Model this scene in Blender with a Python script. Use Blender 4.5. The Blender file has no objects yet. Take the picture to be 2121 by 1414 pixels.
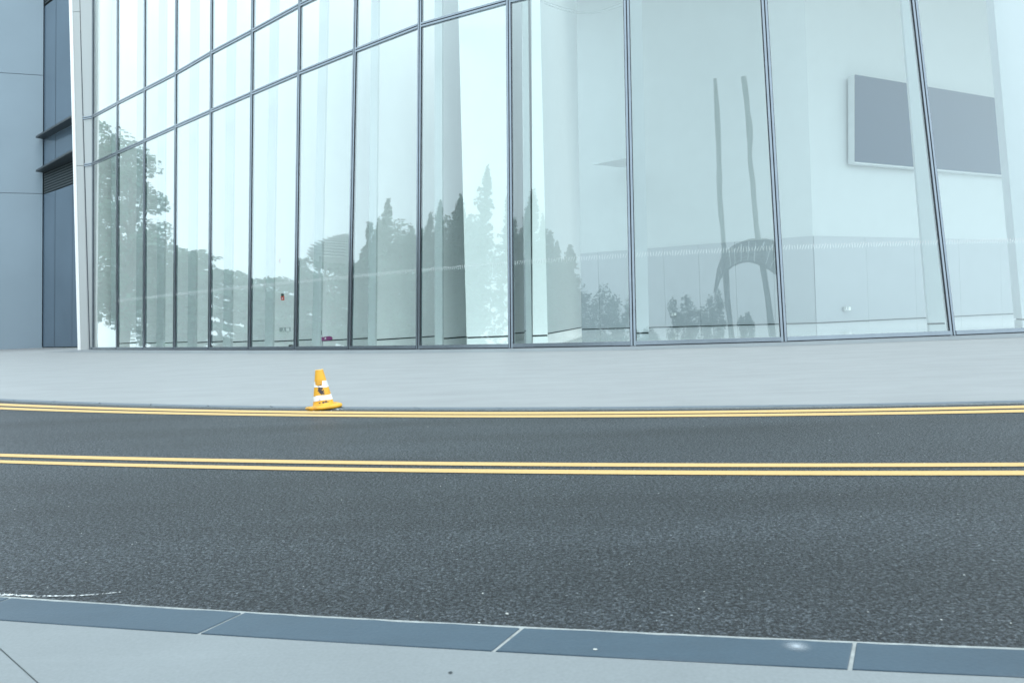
import bpy, math, random
from mathutils import Vector, Matrix
random.seed(7)
R = math.radians
S = bpy.context.scene

# ------------------------------------------------------------------ camera
F, CX, HY, SLOPE, CAMH = 1540.0, 1060.5, 660.0, 0.0355, 1.0
PHI = math.atan(SLOPE)
CP, SP = math.cos(PHI), math.sin(PHI)
cam = bpy.data.objects.new('camera', bpy.data.cameras.new('camera'))
S.collection.objects.link(cam)
cam.location = (0, 0, CAMH)
right, up = Vector((CP, 0, -SP)), Vector((SP, 0, CP))
cam.matrix_world = Matrix((( right.x, up.x, 0, 0), (right.y, up.y, -1, 0), (right.z, up.z, 0, CAMH), (0, 0, 0, 1)))
cam.data.sensor_width = 36
cam.data.lens = 36 * F / 2121
cam.data.shift_y = -(707 - HY) / 2121
cam.data.clip_end = 3000
cam.data.dof.use_dof = True
cam.data.dof.focus_distance = 9.0
cam.data.dof.aperture_fstop = 5.6
S.camera = cam

# ------------------------------------------------------------------ overcast sky and sun
SUN_EL, SUN_AZ = R(62), R(140)
w = bpy.data.worlds.new('World'); S.world = w; w.use_nodes = True
wn, wl = w.node_tree.nodes, w.node_tree.links
bg = wn['Background']
sky = wn.new('ShaderNodeTexSky'); sky.sky_type = 'NISHITA'; sky.sun_disc = False
sky.sun_elevation = SUN_EL; sky.sun_rotation = SUN_AZ
sky.air_density = 1.0; sky.dust_density = 3.0
mixw = wn.new('ShaderNodeMix'); mixw.data_type = 'RGBA'
mixw.inputs['Factor'].default_value = 0.85
mixw.inputs[7].default_value = (11.0, 13.5, 14.7, 1)          # even cloud deck
wl.new(sky.outputs[0], mixw.inputs[6]); wl.new(mixw.outputs[2], bg.inputs['Color'])
bg.inputs['Strength'].default_value = 0.10
sd = bpy.data.lights.new('sun', 'SUN'); sd.energy = 0.8; sd.angle = R(25); sd.color = (1.0, 0.97, 0.92)
sun = bpy.data.objects.new('sun', sd); S.collection.objects.link(sun)
sv = Vector((math.sin(SUN_AZ) * math.cos(SUN_EL), math.cos(SUN_AZ) * math.cos(SUN_EL), math.sin(SUN_EL)))
sun.rotation_euler = (-sv).to_track_quat('-Z', 'Y').to_euler()
sun.location = (20, -20, 60)
S.view_settings.view_transform = 'Standard'; S.view_settings.look = 'None'
S.view_settings.gamma = 1; S.view_settings.use_curve_mapping = False
S.view_settings.exposure = 0.75
S.cycles.transparent_max_bounces = 32
S.cycles.max_bounces = 10; S.cycles.diffuse_bounces = 5; S.cycles.glossy_bounces = 6
S.cycles.use_denoising = True
S.cycles.sample_clamp_indirect = 6

# ------------------------------------------------------------------ survey helpers (sight lines -> real positions)
def ray(x, y):
    a, b = (x - CX) / F, (HY - y) / F
    return Vector((CP * a + SP * b, 1.0, -SP * a + CP * b))
CAM = Vector((0, 0, CAMH))
def at(x, y, D): return CAM + ray(x, y) * D                    # point seen at (x,y), D metres away
def gnd(x, y, z=0.0):
    d = ray(x, y); return CAM + d * ((z - CAMH) / d.z)
def foot(x, D, z=0.0):                                          # floor point in column x, D metres away
    return Vector((((x - CX) / F * D + SP * (z - CAMH)) / CP, D, z))
def lean_top(B, xt, z, dy=0.0):                                 # point z metres up the line that runs from B to (xt, 0)
    r = B - CAM
    yb = HY - F * (SP * r.x + CP * r.z) / r.y
    xb = CX + F * (CP * r.x - SP * r.z) / r.y
    n = ray(xb, yb).cross(ray(xt, 0)); Y = B.y + dy
    return Vector((-(n.y * Y + n.z * (z - CAMH)) / n.x, Y, z))

# ------------------------------------------------------------------ materials
def mat(name):
    m = bpy.data.materials.new(name); m.use_nodes = True
    return m, m.node_tree.nodes, m.node_tree.links, m.node_tree.nodes['Principled BSDF']
def plain(name, col, rough=0.5, var=0.06, scale=3.0, metal=0.0, spec=0.5, bump=0.0, bscale=60.0, stretch=None):
    m, n, l, p = mat(name)
    tc = n.new('ShaderNodeTexCoord'); src = tc.outputs['Object']
    if stretch:
        mp = n.new('ShaderNodeMapping'); mp.inputs['Scale'].default_value = stretch
        l.new(src, mp.inputs[0]); src = mp.outputs[0]
    nz = n.new('ShaderNodeTexNoise'); nz.inputs['Scale'].default_value = scale; nz.inputs['Detail'].default_value = 6
    l.new(src, nz.inputs['Vector'])
    rp = n.new('ShaderNodeValToRGB')
    rp.color_ramp.elements[0].position, rp.color_ramp.elements[1].position = .3, .7
    rp.color_ramp.elements[0].color = (*[c * (1 - var) for c in col], 1)
    rp.color_ramp.elements[1].color = (*[min(1, c * (1 + var)) for c in col], 1)
    l.new(nz.outputs[0], rp.inputs[0]); l.new(rp.outputs[0], p.inputs['Base Color'])
    p.inputs['Roughness'].default_value = rough; p.inputs['Metallic'].default_value = metal
    p.inputs['Specular IOR Level'].default_value = spec
    if bump:
        b = n.new('ShaderNodeBump'); b.inputs['Strength'].default_value = 1; b.inputs['Distance'].default_value = bump
        n2 = n.new('ShaderNodeTexNoise'); n2.inputs['Scale'].default_value = bscale; n2.inputs['Detail'].default_value = 5
        l.new(tc.outputs['Object'], n2.inputs['Vector']); l.new(n2.outputs[0], b.inputs['Height']); l.new(b.outputs[0], p.inputs['Normal'])
    return m

def asphalt():
    m, n, l, p = mat('asphalt')
    tc = n.new('ShaderNodeTexCoord')
    v = n.new('ShaderNodeTexVoronoi'); v.inputs['Scale'].default_value = 135; l.new(tc.outputs['Object'], v.inputs['Vector'])
    v2 = n.new('ShaderNodeTexVoronoi'); v2.inputs['Scale'].default_value = 260; l.new(tc.outputs['Object'], v2.inputs['Vector'])
    sep = n.new('ShaderNodeSeparateColor'); l.new(v.outputs['Color'], sep.inputs[0])
    sep2 = n.new('ShaderNodeSeparateColor'); l.new(v2.outputs['Color'], sep2.inputs[0])
    rp = n.new('ShaderNodeValToRGB'); e = rp.color_ramp.elements
    e[0].position, e[0].color = 0, (.003, .004, .005, 1)
    e[1].position, e[1].color = 1, (.15, .165, .175, 1)
    for pos, c in ((.35, (.008, .010, .0125, 1)), (.75, (.036, .043, .051, 1)), (.965, (.062, .072, .082, 1)), (.994, (.085, .095, .103, 1))):
        x = e.new(pos); x.color = c
    l.new(sep.outputs[0], rp.inputs[0])
    rp2 = n.new('ShaderNodeValToRGB'); e = rp2.color_ramp.elements
    e[0].color, e[1].color = (.55, .55, .55, 1), (1.45, 1.45, 1.45, 1)
    l.new(sep2.outputs[1], rp2.inputs[0])
    mp = n.new('ShaderNodeMapping'); mp.inputs['Rotation'].default_value = (0, 0, R(14)); mp.inputs['Scale'].default_value = (.16, .9, 1)
    nz = n.new('ShaderNodeTexNoise'); nz.inputs['Scale'].default_value = 1.3; nz.inputs['Detail'].default_value = 5
    l.new(tc.outputs['Object'], mp.inputs[0]); l.new(mp.outputs[0], nz.inputs['Vector'])
    rp3 = n.new('ShaderNodeValToRGB'); e = rp3.color_ramp.elements
    e[0].position, e[1].position = .3, .7; e[0].color, e[1].color = (.55, .55, .55, 1), (1.5, 1.5, 1.5, 1)
    l.new(nz.outputs[0], rp3.inputs[0])
    a = n.new('ShaderNodeMix'); a.data_type = 'RGBA'; a.blend_type = 'MULTIPLY'; a.inputs[0].default_value = 1
    b = n.new('ShaderNodeMix'); b.data_type = 'RGBA'; b.blend_type = 'MULTIPLY'; b.inputs[0].default_value = 1
    l.new(rp.outputs[0], a.inputs[6]); l.new(rp2.outputs[0], a.inputs[7])
    l.new(a.outputs[2], b.inputs[6]); l.new(rp3.outputs[0], b.inputs[7])
    n4 = n.new('ShaderNodeTexNoise'); n4.inputs['Scale'].default_value = 62; n4.inputs['Detail'].default_value = 5; n4.inputs['Roughness'].default_value = .9
    l.new(tc.outputs['Object'], n4.inputs['Vector'])
    rp4 = n.new('ShaderNodeValToRGB'); e = rp4.color_ramp.elements
    e[0].position, e[1].position = .38, .62; e[0].color, e[1].color = (.12, .12, .12, 1), (2.2, 2.2, 2.2, 1)
    l.new(n4.outputs[0], rp4.inputs[0])
    c = n.new('ShaderNodeMix'); c.data_type = 'RGBA'; c.blend_type = 'MULTIPLY'; c.inputs[0].default_value = 1
    l.new(b.outputs[2], c.inputs[6]); l.new(rp4.outputs[0], c.inputs[7]); l.new(c.outputs[2], p.inputs['Base Color'])
    rr_ = n.new('ShaderNodeMapRange'); rr_.inputs[1].default_value = .38; rr_.inputs[2].default_value = .62; rr_.inputs[3].default_value = .75; rr_.inputs[4].default_value = .28
    l.new(n4.outputs[0], rr_.inputs[0]); l.new(rr_.outputs[0], p.inputs['Roughness'])
    bp = n.new('ShaderNodeBump'); bp.invert = True; bp.inputs['Strength'].default_value = .8; bp.inputs['Distance'].default_value = .004
    bq = n.new('ShaderNodeBump'); bq.inputs['Strength'].default_value = 1; bq.inputs['Distance'].default_value = .010
    l.new(n4.outputs[0], bq.inputs['Height']); l.new(v.outputs['Distance'], bp.inputs['Height']); l.new(bq.outputs[0], bp.inputs['Normal']); l.new(bp.outputs[0], p.inputs['Normal'])
    p.inputs['Specular IOR Level'].default_value = .46
    return m

def yellow():
    m, n, l, p = mat('yellow_road_paint')
    tc = n.new('ShaderNodeTexCoord')
    nz = n.new('ShaderNodeTexNoise'); nz.inputs['Scale'].default_value = 70; nz.inputs['Detail'].default_value = 6; nz.inputs['Roughness'].default_value = .7
    l.new(tc.outputs['Object'], nz.inputs['Vector'])
    rp = n.new('ShaderNodeValToRGB'); e = rp.color_ramp.elements
    e[0].position, e[0].color = .30, (.30, .22, .10, 1)
    e[1].position, e[1].color = .72, (.64, .415, .17, 1)
    x = e.new(.40); x.color = (.56, .37, .145, 1)
    l.new(nz.outputs[0], rp.inputs[0]); l.new(rp.outputs[0], p.inputs['Base Color'])
    b = n.new('ShaderNodeBump'); b.inputs['Distance'].default_value = .003; l.new(nz.outputs[0], b.inputs['Height']); l.new(b.outputs[0], p.inputs['Normal'])
    p.inputs['Roughness'].default_value = .7
    return m

def glass():
    m, n, l, p = mat('facade_glass'); n.remove(p)
    out = n['Material Output']
    tr = n.new('ShaderNodeBsdfTransparent'); tr.inputs[0].default_value = (.925, .975, .957, 1)
    gl = n.new('ShaderNodeBsdfGlossy'); gl.inputs['Roughness'].default_value = 0.012; gl.inputs['Color'].default_value = (.965, .985, .985, 1)
    lw = n.new('ShaderNodeLayerWeight'); lw.inputs['Blend'].default_value = .5
    pw = n.new('ShaderNodeMath'); pw.operation = 'POWER'; pw.inputs[1].default_value = 1.15
    ml = n.new('ShaderNodeMath'); ml.operation = 'MULTIPLY_ADD'; ml.inputs[1].default_value = .42; ml.inputs[2].default_value = .10; ml.use_clamp = True
    l.new(lw.outputs['Facing'], pw.inputs[0]); l.new(pw.outputs[0], ml.inputs[0])
    tc = n.new('ShaderNodeTexCoord'); oi = n.new('ShaderNodeObjectInfo')
    ad = n.new('ShaderNodeVectorMath'); ad.operation = 'ADD'
    cmb = n.new('ShaderNodeVectorMath'); cmb.operation = 'SCALE'; cmb.inputs[0].default_value = (37, 11, 23)
    l.new(oi.outputs['Random'], cmb.inputs['Scale']); l.new(tc.outputs['Object'], ad.inputs[0]); l.new(cmb.outputs[0], ad.inputs[1])
    mp = n.new('ShaderNodeMapping'); mp.inputs['Scale'].default_value = (1, 1, .45); l.new(ad.outputs[0], mp.inputs[0])
    nz = n.new('ShaderNodeTexNoise'); nz.inputs['Scale'].default_value = .9; nz.inputs['Detail'].default_value = 1.5
    l.new(mp.outputs[0], nz.inputs['Vector'])
    b = n.new('ShaderNodeBump'); b.inputs['Strength'].default_value = 1; b.inputs['Distance'].default_value = .0028
    l.new(nz.outputs[0], b.inputs['Height']); l.new(b.outputs[0], gl.inputs['Normal'])
    mx = n.new('ShaderNodeMixShader'); l.new(ml.outputs[0], mx.inputs[0]); l.new(tr.outputs[0], mx.inputs[1]); l.new(gl.outputs[0], mx.inputs[2])
    l.new(mx.outputs[0], out.inputs['Surface'])
    return m
def clear_glass():
    m, n, l, p = mat('glass_inner_face'); n.remove(p)
    tr = n.new('ShaderNodeBsdfTransparent'); tr.inputs[0].default_value = (.97, .99, .985, 1)
    l.new(tr.outputs[0], n['Material Output'].inputs['Surface'])
    return m
def film():
    m, n, l, p = mat('frosted_film')
    p.inputs['Base Color'].default_value = (.8, .8, .8, 1); p.inputs['Alpha'].default_value = .75; p.inputs['Roughness'].default_value = .6
    return m
def leaves(name, c):
    m, n, l, p = mat(name)
    g = n.new('ShaderNodeNewGeometry'); rp = n.new('ShaderNodeValToRGB'); e = rp.color_ramp.elements
    e[0].color = (*[x * .6 for x in c], 1); e[1].color = (*[x * 1.5 for x in c], 1)
    l.new(g.outputs['Random Per Island'], rp.inputs[0]); l.new(rp.outputs[0], p.inputs['Base Color']); p.inputs['Roughness'].default_value = .6
    return m
def stone(name, col, var=.05, rough=.55, streak=(1, 1, 1), fine=.02, scuff=0.0):
    """paving stone: grain, broad mottling, scuffs, and a tone of its own per slab"""
    m, n, l, p = mat(name)
    tc = n.new('ShaderNodeTexCoord'); oi = n.new('ShaderNodeObjectInfo')
    mp = n.new('ShaderNodeMapping'); mp.inputs['Scale'].default_value = streak; l.new(tc.outputs['Object'], mp.inputs[0])
    n1 = n.new('ShaderNodeTexNoise'); n1.inputs['Scale'].default_value = 1.6; n1.inputs['Detail'].default_value = 7; n1.inputs['Roughness'].default_value = .62
    l.new(mp.outputs[0], n1.inputs['Vector'])
    n2 = n.new('ShaderNodeTexNoise'); n2.inputs['Scale'].default_value = 90; n2.inputs['Detail'].default_value = 4; l.new(tc.outputs['Object'], n2.inputs['Vector'])
    f = n.new('ShaderNodeMath'); f.operation = 'MULTIPLY_ADD'; f.inputs[1].default_value = var * 4; f.inputs[2].default_value = 1 - var * 2 - fine * 2 - .02
    g = n.new('ShaderNodeMath'); g.operation = 'MULTIPLY_ADD'; g.inputs[1].default_value = fine * 4
    h = n.new('ShaderNodeMath'); h.operation = 'MULTIPLY_ADD'; h.inputs[1].default_value = .012
    l.new(n1.outputs[0], f.inputs[0]); l.new(n2.outputs[0], g.inputs[0]); l.new(f.outputs[0], g.inputs[2])
    l.new(oi.outputs['Random'], h.inputs[0]); l.new(g.outputs[0], h.inputs[2])
    sc = n.new('ShaderNodeVectorMath'); sc.operation = 'SCALE'; sc.inputs[0].default_value = col
    last = h.outputs[0]
    for ang, sx, sy, seed in (((8, .12, 3.2, 3), (-19, .10, 2.6, 17), (31, .14, 3.6, 29)) if scuff else ()):
        m2 = n.new('ShaderNodeMapping'); m2.inputs['Rotation'].default_value = (0, 0, R(ang)); m2.inputs['Scale'].default_value = (sx, sy, 1); m2.inputs['Location'].default_value = (seed, seed, 0)
        l.new(tc.outputs['Object'], m2.inputs[0])
        ns = n.new('ShaderNodeTexNoise'); ns.inputs['Scale'].default_value = 2.2; ns.inputs['Detail'].default_value = 3; l.new(m2.outputs[0], ns.inputs['Vector'])
        rs = n.new('ShaderNodeValToRGB'); e = rs.color_ramp.elements; e[0].position, e[1].position = .62, .70
        e[0].color, e[1].color = (0, 0, 0, 1), (scuff, scuff, scuff, 1); l.new(ns.outputs[0], rs.inputs[0])
        ad = n.new('ShaderNodeMath'); ad.operation = 'ADD'; l.new(last, ad.inputs[0]); l.new(rs.outputs[0], ad.inputs[1]); last = ad.outputs[0]
    l.new(last, sc.inputs['Scale']); l.new(sc.outputs[0], p.inputs['Base Color'])
    b = n.new('ShaderNodeBump'); b.inputs['Strength'].default_value = .5; b.inputs['Distance'].default_value = .002
    l.new(n2.outputs[0], b.inputs['Height']); l.new(b.outputs[0], p.inputs['Normal'])
    p.inputs['Roughness'].default_value = rough
    return m

M = dict(
    asphalt=asphalt(), yellow=yellow(), glass=glass(), clear=clear_glass(), film=film(),
    apron=stone('pale_granite', (0.2689, 0.2756, 0.2798), .10, .55, (.5, 1.2, 1), .03, .07),
    slab=stone('grey_granite', (0.1975, 0.2168, 0.2252), .08, .6, (1, 1, 1), .07, .04),
    kerb=stone('blue_slate', (.042, .070, .097), .16, .5, (1, 1, 1), .07, .10),
    farkerb=stone('blue_slate_worn', (.125, .152, .178), .07, .5, (1, 1, 1), .03),
    drain=stone('grey_threshold_stone', (.205, .226, .242), .06, .55, (1, 1, 1)),
    mortar=plain('pale_mortar', (0.2857, 0.3025, 0.2983), .9, .2, 30, bump=.004),
    ground=plain('open_ground', (.20, .22, .18), .9, .2, .4),
    floor=plain('polished_floor', (.83, .84, .84), .06, .03, 2.0, spec=.6),
    wallw=plain('off_white_wall', (.52, .55, .56), .55, .015, 1.2),
    white=plain('white_paint', (.85, .85, .85), .55, .015, 1.2),
    trim=plain('grey_edge_trim', (.58, .60, .61), .5, .02, 1.0), paleg=plain('pale_grey_paint', (.56, .585, .60), .5, .02, 1.0),
    dado=plain('grey_wall_panel', (.39, .415, .44), .5, .02, 1.0),
    recess=plain('shadow_gap', (.03, .04, .045), .8),
    alu=plain('aluminium_frame', (.26, .29, .325), .26, .06, 2.5, metal=.75),
    gasket=plain('black_gasket', (.018, .022, .028), .6),
    beamw=plain('white_coated_steel', (.43, .445, .445), .45, .03, 1.0, stretch=(1, 1, .15)),
    wing=plain('blue_grey_cladding', (.248, .312, .368), .5, .04, .25),
    spandrel=plain('blue_glass_panel', (0.1261, 0.1723, 0.2269), .12, .06, .25, spec=.6),
    louvre=plain('dark_louvre', (.07, .085, .095), .5),
    canopy=plain('grey_canopy_metal', (.06, .07, .08), .45, metal=.2),
    screen=plain('slate_blue_screen', (.018, .050, .098), .6, .03, .6),
    bark=plain('bark', (.09, .075, .06), .9, .25, 8),
    leafa=leaves('broad_leaves', (.045, .13, .085)), leafb=leaves('dark_needles', (.035, .11, .075)), leafc=leaves('light_leaves', (.05, .13, .085)),
    pole=plain('dark_steel', (.06, .075, .075), .5), scale=plain('weathered_scales', (.05, .06, .055), .6, .3, 2),
    red=plain('red_paint', (.70, .05, .03), .4), signg=plain('sign_grey', (.38, .40, .40), .5), signw=plain('sign_white', (.8, .8, .8), .5),
    pink=plain('magenta_paint', (.26, .04, .17), .5), black=plain('black_plastic', (.015, .016, .02), .5),
    chalk=None, stain=None, stonew=plain('pale_grit', (.45, .46, .44), .8, .3, 40),
)

# ------------------------------------------------------------------ mesh helpers
class MB:
    def __init__(s): s.v, s.f, s.mi = [], [], []
    def add(s, vs, fs, mi=0):
        o = len(s.v); s.v += [tuple(x) for x in vs]; s.f += [tuple(i + o for i in f) for f in fs]; s.mi += [mi] * len(fs); return s
    def hexa(s, b, t, mi=0):           # bottom ring of 4, top ring of 4
        return s.add(list(b) + list(t), [(3, 2, 1, 0), (4, 5, 6, 7), (0, 1, 5, 4), (1, 2, 6, 5), (2, 3, 7, 6), (3, 0, 4, 7)], mi)
    def box(s, x0, x1, y0, y1, z0, z1, mi=0):
        return s.hexa([(x0, y0, z0), (x1, y0, z0), (x1, y1, z0), (x0, y1, z0)], [(x0, y0, z1), (x1, y0, z1), (x1, y1, z1), (x0, y1, z1)], mi)
    def bar(s, A, B, side, out, w0, w1, d0, d1, mi=0):  # bar from A to B, side/out are unit vectors
        q = [side * w0 + out * d0, side * w1 + out * d0, side * w1 + out * d1, side * w0 + out * d1]
        return s.hexa([A + x for x in q], [B + x for x in q], mi)
    def prism(s, poly, z0, z1, mi=0):
        n = len(poly)
        return s.add([(p[0], p[1], z0) for p in poly] + [(p[0], p[1], z1) for p in poly],
                     [tuple(range(n))[::-1], tuple(range(n, 2 * n))] + [(i, (i + 1) % n, n + (i + 1) % n, n + i) for i in range(n)], mi)
    def slab(s, poly, z0, z1, bev, mi=0):   # prism with a small chamfer round the top
        n = len(poly); c = sum((Vector(p[:2]) for p in poly), Vector((0, 0))) / n
        ins = []
        for p in poly:
            d = c - Vector(p[:2]); ins.append(Vector(p[:2]) + d.normalized() * bev * 1.4)
        vs = [(p[0], p[1], z0) for p in poly] + [(p[0], p[1], z1 - bev) for p in poly] + [(p[0], p[1], z1) for p in ins]
        fs = [tuple(range(2 * n, 3 * n))]
        for k in (0, n): fs += [(k + i, k + (i + 1) % n, k + n + (i + 1) % n, k + n + i) for i in range(n)]
        return s.add(vs, fs, mi)
    def tube(s, pts, rad, seg=7, mi=0):
        rings = []
        for i, p in enumerate(pts):
            d = (pts[min(i + 1, len(pts) - 1)] - pts[max(i - 1, 0)]).normalized()
            a = d.cross(Vector((0.31, 0.87, 0.4))).normalized(); b = d.cross(a)
            rings += [p + (a * math.cos(t) + b * math.sin(t)) * rad[i] for t in [2 * math.pi * k / seg for k in range(seg)]]
        n = len(pts)
        fs = [(i * seg + k, i * seg + (k + 1) % seg, (i + 1) * seg + (k + 1) % seg, (i + 1) * seg + k) for i in range(n - 1) for k in range(seg)]
        fs += [tuple(range(seg))[::-1], tuple(range((n - 1) * seg, n * seg))]
        return s.add(rings, fs, mi)
    def build(s, name, mats, parent=None, smooth=False):
        me = bpy.data.meshes.new(name); me.from_pydata(s.v, [], s.f)
        for m in (mats if isinstance(mats, (list, tuple)) else [mats]): me.materials.append(m)
        me.polygons.foreach_set('material_index', s.mi)
        if smooth: me.polygons.foreach_set('use_smooth', [True] * len(s.f))
        me.update()
        o = bpy.data.objects.new(name, me); S.collection.objects.link(o)
        if parent: o.parent = parent; o.matrix_parent_inverse = parent.matrix_world.inverted()
        return o
def tag(o, label=None, cat=None, group=None, kind=None):
    for k, v in (('label', label), ('category', cat), ('group', group), ('kind', kind)):
        if v: o[k] = v
    return o
def empty(name, loc, label=None, cat=None, group=None, kind=None, rot=(0, 0, 0)):
    o = bpy.data.objects.new(name, None); S.collection.objects.link(o); o.location = loc; o.rotation_euler = rot
    o.matrix_world = Matrix.LocRotScale(Vector(loc), __import__('mathutils').Euler(rot), None)
    o.empty_display_size = .2
    return tag(o, label, cat, group, kind)

# ------------------------------------------------------------------ plan curves (metres)
def curve(c, lo=-8.5, hi=6.0):
    def f(x):
        xx = min(max(x, lo), hi); y = (c[0] * xx + c[1]) * xx + c[2]
        sl = 2 * c[0] * xx + c[1]
        return y + sl * (x - xx)
    return f
farE = curve((.01928, -.2756, 8.154)); farI = curve((.0192, -.2800, 8.315))
fa1, fa2 = curve((.01858, -.27232, 7.962)), curve((.01837, -.26856, 7.7636))
fb1, fb2 = curve((.0170, -.2690, 7.699)), curve((.0168, -.2673, 7.516))
ca1, ca2 = curve((.01149, -.22144, 5.159)), curve((.0118, -.2197, 5.039))
cb1, cb2 = curve((.01086, -.21889, 4.920)), curve((.01144, -.2208, 4.797))
nkE, nkI = curve((.01073, -.20548, 2.388)), curve((.00960, -.2010, 2.198))
XS = [-36, -26, -18, -13, -10] + [-8.5 + .25 * i for i in range(59)] + [7.5, 10, 14, 20, 30]
def band(name, f, g, z, m, kind='structure', thick=0.0):
    mb = MB(); vs = []
    for x in XS: vs += [(x, f(x), z), (x, g(x), z)]
    fs = [(2 * i + 1, 2 * i + 3, 2 * i + 2, 2 * i) for i in range(len(XS) - 1)]
    fs = [(a, b, c, d) for a, b, c, d in fs]
    mb.add(vs, fs)
    return tag(mb.build(name, m), kind=kind)

# ground to the horizon, road, markings
g_ = MB(); g_.add([(-900, -900, -.06), (900, -900, -.06), (900, 900, -.06), (-900, 900, -.06)], [(0, 1, 2, 3)])
tag(g_.build('ground', M['ground']), kind='structure')
road = band('road', lambda x: farE(x) + .1, lambda x: nkE(x) - .1, 0, M['asphalt'])
for f, g in ((fa1, fa2), (fb1, fb2), (ca1, ca2), (cb1, cb2)):
    o = band('yellow_line', f, g, .004, M['yellow'])

# near kerb: mortar bed + slabs
def bed(name, f, g, z0, z1, m):
    mb = MB(); n = len(XS); vs = []
    for x in XS: vs += [(x, f(x), z0), (x, f(x), z1), (x, g(x), z1), (x, g(x), z0)]
    fs = []
    for i in range(n - 1):
        a, b = 4 * i, 4 * i + 4
        fs += [(a, b, b + 1, a + 1), (a + 1, b + 1, b + 2, a + 2), (a + 2, b + 2, b + 3, a + 3)]
    mb.add(vs, fs); return tag(mb.build(name, m), kind='structure')
nbed = bed('near_kerb', lambda x: nkE(x) + .006, lambda x: nkI(x) - .002, -.05, .010, M['mortar'])
def joints(first, step, lo, hi):
    a = first
    while a > lo: a -= step
    out = []
    while a < hi: out.append(a); a += step
    return out
def kerb_run(js, f, g, z, m, parent, gap, edge, slant, bev, chip=0):
    for a, b in zip(js[:-1], js[1:]):
        k = 14 if chip else 4; P = []; rc = random.Random(int(a * 100))
        for i in range(k + 1):
            x = a + gap / 2 + (b - a - gap) * i / k; P.append((x, f(x) - edge * (1 + chip * rc.uniform(-.25, .45))))
        for i in range(k, -1, -1):
            x = a + gap / 2 + (b - a - gap) * i / k - slant; P.append((x, g(x) + edge * .25))
        MB().slab(P, z - .08, z, bev).build('kerb_slab', m, parent)
kerb_run([-9.6, -8.65, -7.7, -6.75, -5.8, -4.8, -3.86, -2.92, -1.935, -.971, -.005, .973, 1.95, 2.92, 3.9, 4.9], nkE, nkI, .014, M['kerb'], nbed, .0125, .012, .085, .002, 1)
npb = bed('near_pavement', lambda x: nkI(x) - .003, lambda x: nkI(x) - 5.0, -.05, .004, M['mortar'])
dj = (gnd(0, 1350) - gnd(70, 1414)); jx = dj.x / dj.y            # joint direction across the pavement
npj = [-12.0, -9.4, -6.8, -4.2, None, 0.95, 3.6, 6.2]
def jline(x0):                                                   # joint through kerb-side x0
    return x0
x_first = gnd(0, 1350).x
# find where the visible joint meets the kerb edge
x0 = x_first
for _ in range(30): x0 = x_first + jx * (nkI(x0) - gnd(0, 1350).y)
npj = [x0 + 3.3 * k for k in range(-3, 4)]
for a, b in zip(npj[:-1], npj[1:]):
    for r0, r1 in ((0.006, 2.4), (2.405, 4.9)):
        P = []
        for i in range(5):
            x = a + .003 + (b - a - .006) * i / 4; P.append((x - jx * r0, nkI(x) - r0))
        for i in range(4, -1, -1):
            x = a + .003 + (b - a - .006) * i / 4; P.append((x - jx * r1, nkI(x) - r1))
        MB().slab(P, -.06, .013, .0015).build('paving_slab', M['slab'], npb)

# ------------------------------------------------------------------ facade geometry
xb = [186, 193, 242.6, 298.5, 361.4, 434, 516.5, 612, 723.5, 866.5, 1059, 1312, 1623.5, 1972.7, 2290]
xt = [165, 193, 244, 300.7, 365.8, 439, 524, 621.6, 737.6, 870.6, 1054, 1297.5, 1582, 1892.6, 2180]
Dm = [46.1, 45.72, 43.16, 40.63, 38.15, 35.69, 33.33, 31.07, 28.93, 26.81, 24.78, 23.15, 22.32, 22.46, 23.1]
HT, LEAN = 28.0, .065
ZF = .03
Bs = [foot(x, d) for x, d in zip(xb, Dm)]
Ts = [lean_top(b, x, HT, LEAN * HT) for b, x in zip(Bs, xt)]
NM = len(Bs)
def facD(x):
    for i in range(NM - 1):
        if xb[i] <= x <= xb[i + 1]:
            t = (x - xb[i]) / (xb[i + 1] - xb[i]); return 1 / ((1 - t) / Dm[i] + t / Dm[i + 1])
    return Dm[0] if x < xb[0] else Dm[-1]
H1 = [11.6, 11.6, 11.6, 11.6, 11.65, 11.68, 11.73, 11.81, 11.9, 11.97, 11.9, 11.9, 11.9, 11.9, 11.9]
H2 = [14.6, 14.6, 14.58, 14.52, 14.5, 14.6, 14.66, 14.8, 14.9, 14.95, 14.9, 14.9, 14.9, 14.9, 14.9]
H3 = [24.0] * NM
def mp(i, z): return Bs[i] + (Ts[i] - Bs[i]) * (z / HT)
def frame_at(i):                                                # side (rightwards along wall), out (towards street)
    a = Bs[max(i - 1, 0)]; b = Bs[min(i + 1, NM - 1)]
    s = (b - a); s.z = 0; s.normalize(); o = Vector((s.y, -s.x, 0)).normalized()
    v = (Ts[i] - Bs[i]).normalized()
    o = (o - v * o.dot(v)).normalized(); return s, o

# far pavement: bed, slabs, kerb slabs, dark strip along the glass
fbed = bed('far_kerb', lambda x: farE(x) + .01, lambda x: farE(x) - .016, -.05, .007, M['mortar'])
fjs = joints(1.67, .95, -20, 16)
kerb_run(fjs, farI, farE, .014, M['farkerb'], fbed, .014, .008, -.10, .002)
def far_edge(x):                                                # building line in plan
    pts = [Vector((-80, 80, 0)), Vector((-41, 62.5, 0))] + [b for b in Bs] + [Vector((40, 27, 0))]
    for p, q in zip(pts[:-1], pts[1:]):
        if p.x <= x <= q.x: return p.y + (q.y - p.y) * (x - p.x) / (q.x - p.x)
    return pts[-1].y
fp = MB(); vs = []
xs2 = [-40 + 2 * i for i in range(38)]
for x in xs2: vs += [(x, farI(x) - .01, .0118), (x, far_edge(x) + 1.5, .0118)]
fp.add(vs, [(2 * i, 2 * i + 2, 2 * i + 3, 2 * i + 1) for i in range(len(xs2) - 1)])
fpav = tag(fp.build('far_pavement', M['apron']), kind='structure')
g = .0010
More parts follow.
